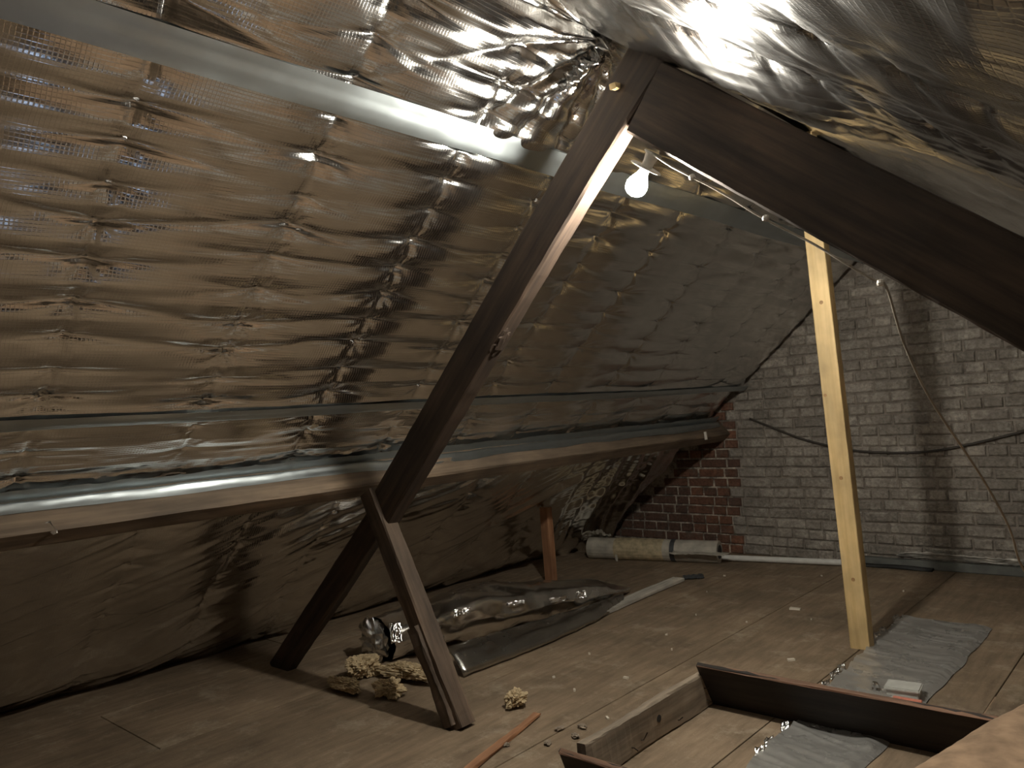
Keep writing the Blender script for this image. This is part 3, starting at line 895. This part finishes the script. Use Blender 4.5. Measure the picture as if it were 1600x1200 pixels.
# ------------------------------------------------------------ mineral wool scraps
def lump(name, c, size, rotz, seed, label, mat='wool', cat='wool', group=None, sub=5, amp=.34):
    bm = bmesh.new(); bmesh.ops.create_icosphere(bm, subdivisions=sub, radius=1)
    co = np.array([v.co[:] for v in bm.verts])
    off = Vector((seed * 1.37, seed * .71, seed * .29))
    n = np.array([amp * 1.5 * mnoise.noise(Vector(c) * 1.3 + off) + amp * .9 * mnoise.noise(Vector(c) * 3.1 + off)
                  + amp * .6 * mnoise.noise(Vector(c) * 7 + off) + amp * .55 * mnoise.noise(Vector(c) * 17 + off) for c in co])
    co *= (1 + n)[:, None]
    co *= np.array(size)
    co[:, 2] -= co[:, 2].min()
    for v, q in zip(bm.verts, co): v.co = q
    me = bpy.data.meshes.new(name); bm.to_mesh(me); bm.free()
    o = link(name, me, M[mat], None, Matrix.Translation(c) @ Matrix.Rotation(rotz, 4, 'Z'))
    return props(o, label, cat, group)
lump('wool_scrap', (-3.09, 2.25, 0), (.07, .065, .045), .6, 171, 'ragged beige wool clump nearest the crushed end of the foil roll')
lump('wool_scrap', (-2.87, 2.325, 0), (.15, .045, .035), .15, 175, 'long beige wool strip lying between foil roll and strut')
lump('wool_scrap', (-3.00, 2.075, 0), (.115, .035, .024), -.05, 179, 'flat beige wool strip by the foot of the lower rafter')
lump('wool_scrap', (-2.76, 2.135, 0), (.062, .045, .036), .4, 183, 'round beige wool tuft in the shadow left of the strut')
lump('wool_scrap', (-2.215, 2.355, 0), (.035, .05, .030), .5, 187, 'small beige wool tuft alone on the floor right of the strut')

# ------------------------------------------------------------ loose timber on the floor
o = beam('wood_sliver', (-2.078, 2.325, .010), (-1.93, 1.70, .010), .030, .016, (0, 0, 1), M['orange_wood'], n=14, wob=.002, bevel=.002, taper=(.6, 1.1))
props(o, 'long thin reddish wood sliver lying on the floor', 'sliver')

gb = beam('upright_board', (-1.582, 1.97, .068), (-1.582, 2.79, .068), .034, .136, (0, 0, 1), M['grey_wood'], n=30, wob=.0025, bevel=.006)
props(gb, 'weathered grey board on edge with bent nails, left side of the frame', 'board')
for (y, z, dx, dz, l) in ((2.22, .035, .012, -.01, .03), (2.28, .04, .014, .02, .04), (2.52, .028, .012, .012, .028), (2.74, .03, .012, -.008, .025), (2.73, .08, .01, 0, .02)):
    link('nail', tube_mesh('nail', [(-1.570, y, z), (-1.559, y + .006, z), (-1.559 + dx, y + .012, z + dz * l / .03)], .0022, 6), M['nail'], gb)
me = lathe_mesh('knot_hole', [(.002, 0), (.013, 0), (.014, .002), (.009, .003)], 14)
link('knot_hole', me, M['black'], gb, Matrix.Translation((-1.5655, 2.40, .075)) @ Matrix.Rotation(math.radians(90), 4, 'Y'))

def lean_board(name, x0, x1, yt, zt, yb, label, seed):
    b = Vector((0, yb, 0.002)); t = Vector((0, yt, zt)); mid = (b + t) / 2; h = (t - b).length
    o = beam(name, (x0, mid.y, mid.z), (x1, mid.y, mid.z), .018, h, t - b, M['shaded_wood'], n=20, wob=.0012, bevel=.003, seed=seed)
    u = (t - b).normalized()
    e = beam('top_edge', (x0 + .004, t.y, t.z - .004) , (x1 - .004, t.y, t.z - .002), .0205, .007, t - b, M['red_wood'], o, n=20, wob=.0014, bevel=.003, seed=seed + 3)
    e['label'] = 'red-brown top edge'
    return props(o, label, 'board')
lean_board('cross_board', -1.572, -.56, 2.705, .182, 2.80, 'dark leaning board with a red-brown top edge across the floor foil', 21)
lean_board('cross_board', -1.640, -.62, 1.93, .118, 1.98, 'nearest dark leaning board cut off by the bottom edge', 22)

# ------------------------------------------------------------ foil strip on the floor, box on it
ny_, nx_ = 420, 48
yy = np.linspace(1.62, 4.33, ny_); uu = np.linspace(0, 1, nx_)
Y, U = np.meshgrid(yy, uu, indexing='ij')
xl = np.interp(Y, [.9, 2.4, 2.78, 3.31, 4.3], [-1.17, -1.209, -1.223, -1.264, -1.299]) + .012 * vnoise(Y * 9, U * 0, 201) + .008 * vnoise(Y * 25, U * 0, 202)
xr = np.interp(Y, [.9, 2.56, 3.6, 4.3], [-.93, -.92, -.891, -.886]) + .012 * vnoise(Y * 7, U * 0, 203)
X = xl + (xr - xl) * U
Z = .012 + .005 * ridged(Y * 7 + U * 1.2, U * 1.6, 204) + .0055 * ridged(Y * 24 + U * 2, U * 2.0, 205) + .0015 * vnoise(Y * 60, U * 14, 206) + .004 * np.exp(-U / .06)
Z = np.maximum(Z, .0015) * np.clip((1.02 - U) / .1, .15, 1)
o = link('floor_foil', gridmesh('floor_foil', np.stack([X, Y, Z], -1)), M['foil_floor'], None, None, smooth=False)
props(o, 'dusty crinkled foil strip lying along the floor beside the pine post', 'foil')
for i, y in enumerate((4.27, 4.02, 3.93, 3.40, 3.30, 3.18, 2.82, 2.70, 2.55, 2.47)):
    x = float(np.interp(y, [.9, 2.4, 2.78, 3.31, 4.3], [-1.17, -1.209, -1.223, -1.264, -1.299])) - .012
    crumple('torn_edge', (x, y, .016), (.012, .012, .004), (-.006, .014, .010), 8, .005, M['foil_crumpled'], None, None, 210 + i, parent=o, thick=.001)

bx = bpy.data.objects.new('white_box', None); COL.objects.link(bx); bx.location = (-1.0, 3.24, .012)
bpy.context.view_layer.update()
props(bx, 'small white lidded box lying on the floor foil behind the cross board', 'box')
def rbox(name, c, s, rotz, mat, parent, bev=.004):
    bm = bmesh.new(); bmesh.ops.create_cube(bm, size=1); bmesh.ops.scale(bm, vec=s, verts=bm.verts)
    bmesh.ops.bevel(bm, geom=bm.edges[:], offset=bev, segments=2, affect='EDGES')
    me = bpy.data.meshes.new(name); bm.to_mesh(me); bm.free()
    return link(name, me, mat, parent, Matrix.Translation(c) @ Matrix.Rotation(rotz, 4, 'Z'))
rbox('lid', (-.983, 3.225, .044), (.125, .095, .014), .12, M['box_white'], bx)
rbox('body', (-.983, 3.227, .026), (.112, .082, .026), .12, M['box_white'], bx, .003)
rbox('pink_strip', (-.955, 3.165, .018), (.10, .02, .010), .05, M['pink'], bx, .002)
lump('foil_ball', (-1.085, 3.215, .008), (.016, .014, .018), 0, 231, 'small crumpled foil ball beside the white box', 'foil_crumpled', 'foil', sub=2)

# dusty mound at the front right corner
nx_, ny_ = 90, 110
xs = np.linspace(-.86, .25, nx_); ys = np.linspace(1.2, 3.42, ny_)
X, Y = np.meshgrid(xs, ys, indexing='ij')
xe = np.interp(Y, [1.2, 2.3, 2.68, 2.95, 3.4], [-.80, -.74, -.655, -.57, -.36])
d1 = np.clip((X - xe + .05) / .19, 0, 1); d2 = np.clip((3.40 - Y) / .45, 0, 1)
Z = .205 * (1 - (1 - d1) ** 2.2) * (1 - (1 - d2) ** 2) + .03 * np.clip(d1 * 1.0, 0, 1) * (X + .5) + .006 * vnoise(X * 9, Y * 9, 241) * d1 + .003 * vnoise(X * 30, Y * 30, 242) * d1 - .004
o = link('dirt_mound', gridmesh('dirt_mound', np.stack([X, Y, Z], -1)), M['dirt'], None, None, smooth=True)
props(o, 'rounded brown dust heap at the lower right corner', 'heap')

# ------------------------------------------------------------ little scraps on the floor
def scrap(x, y, s, rz, label, group=None, seed=0, mat='paper'):
    v = [(-s, -.5 * s, 0), (s, -.62 * s, 0), (1.1 * s, .45 * s, 0), (-.8 * s, .6 * s, 0)]
    v += [(a, b, .006 + .004 * random.random()) for a, b, _ in v]
    me = pymesh('paper_scrap', v, [(3, 2, 1, 0), (4, 5, 6, 7), (0, 1, 5, 4), (1, 2, 6, 5), (2, 3, 7, 6), (3, 0, 4, 7)])
    o = link('paper_scrap', me, M[mat], None, Matrix.Translation((x, y, .0)) @ Matrix.Rotation(rz, 4, 'Z'))
    return props(o, label, 'scrap', group)
scrap(-1.835, 4.26, .028, .3, 'largest pale flat scrap on the open floor left of the pine post')
scrap(-1.515, 3.43, .016, .9, 'pale chip on the floor just left of the pine post foot')
scrap(-2.02, 2.86, .012, .2, 'pale chip on the floor left of the grey upright board')
crumbs = [(-2.36, 3.05), (-2.2, 3.5), (-2.05, 3.3), (-1.75, 2.9), (-2.3, 2.7), (-2.45, 4.4), (-1.95, 3.9), (-1.6, 4.6), (-1.72, 3.05), (-2.12, 2.62), (-1.83, 2.45), (-2.25, 3.9), (-1.68, 4.1), (-2.8, 2.15), (-2.56, 4.85), (-2.0, 5.1), (-1.45, 4.9), (-2.42, 2.2)]
for i, (x, y) in enumerate(crumbs):
    scrap(x, y, random.uniform(.004, .008), random.uniform(0, 3), 'tiny pale crumb lying on the open brown floor', 'pale crumbs scattered on the floor')
for i, (x, y) in enumerate(((-1.86, 2.33), (-1.92, 2.27), (-1.83, 2.25), (-2.0, 2.05), (-1.88, 2.15))):
    lump('dirt_clump', (x, y, 0), (.020, .012, .006), i * 1.3, 251 + 3 * i, 'small dirt clump beside the near end of the grey upright board', 'grey_wood', 'debris', 'dirt clumps by the grey board', sub=3)
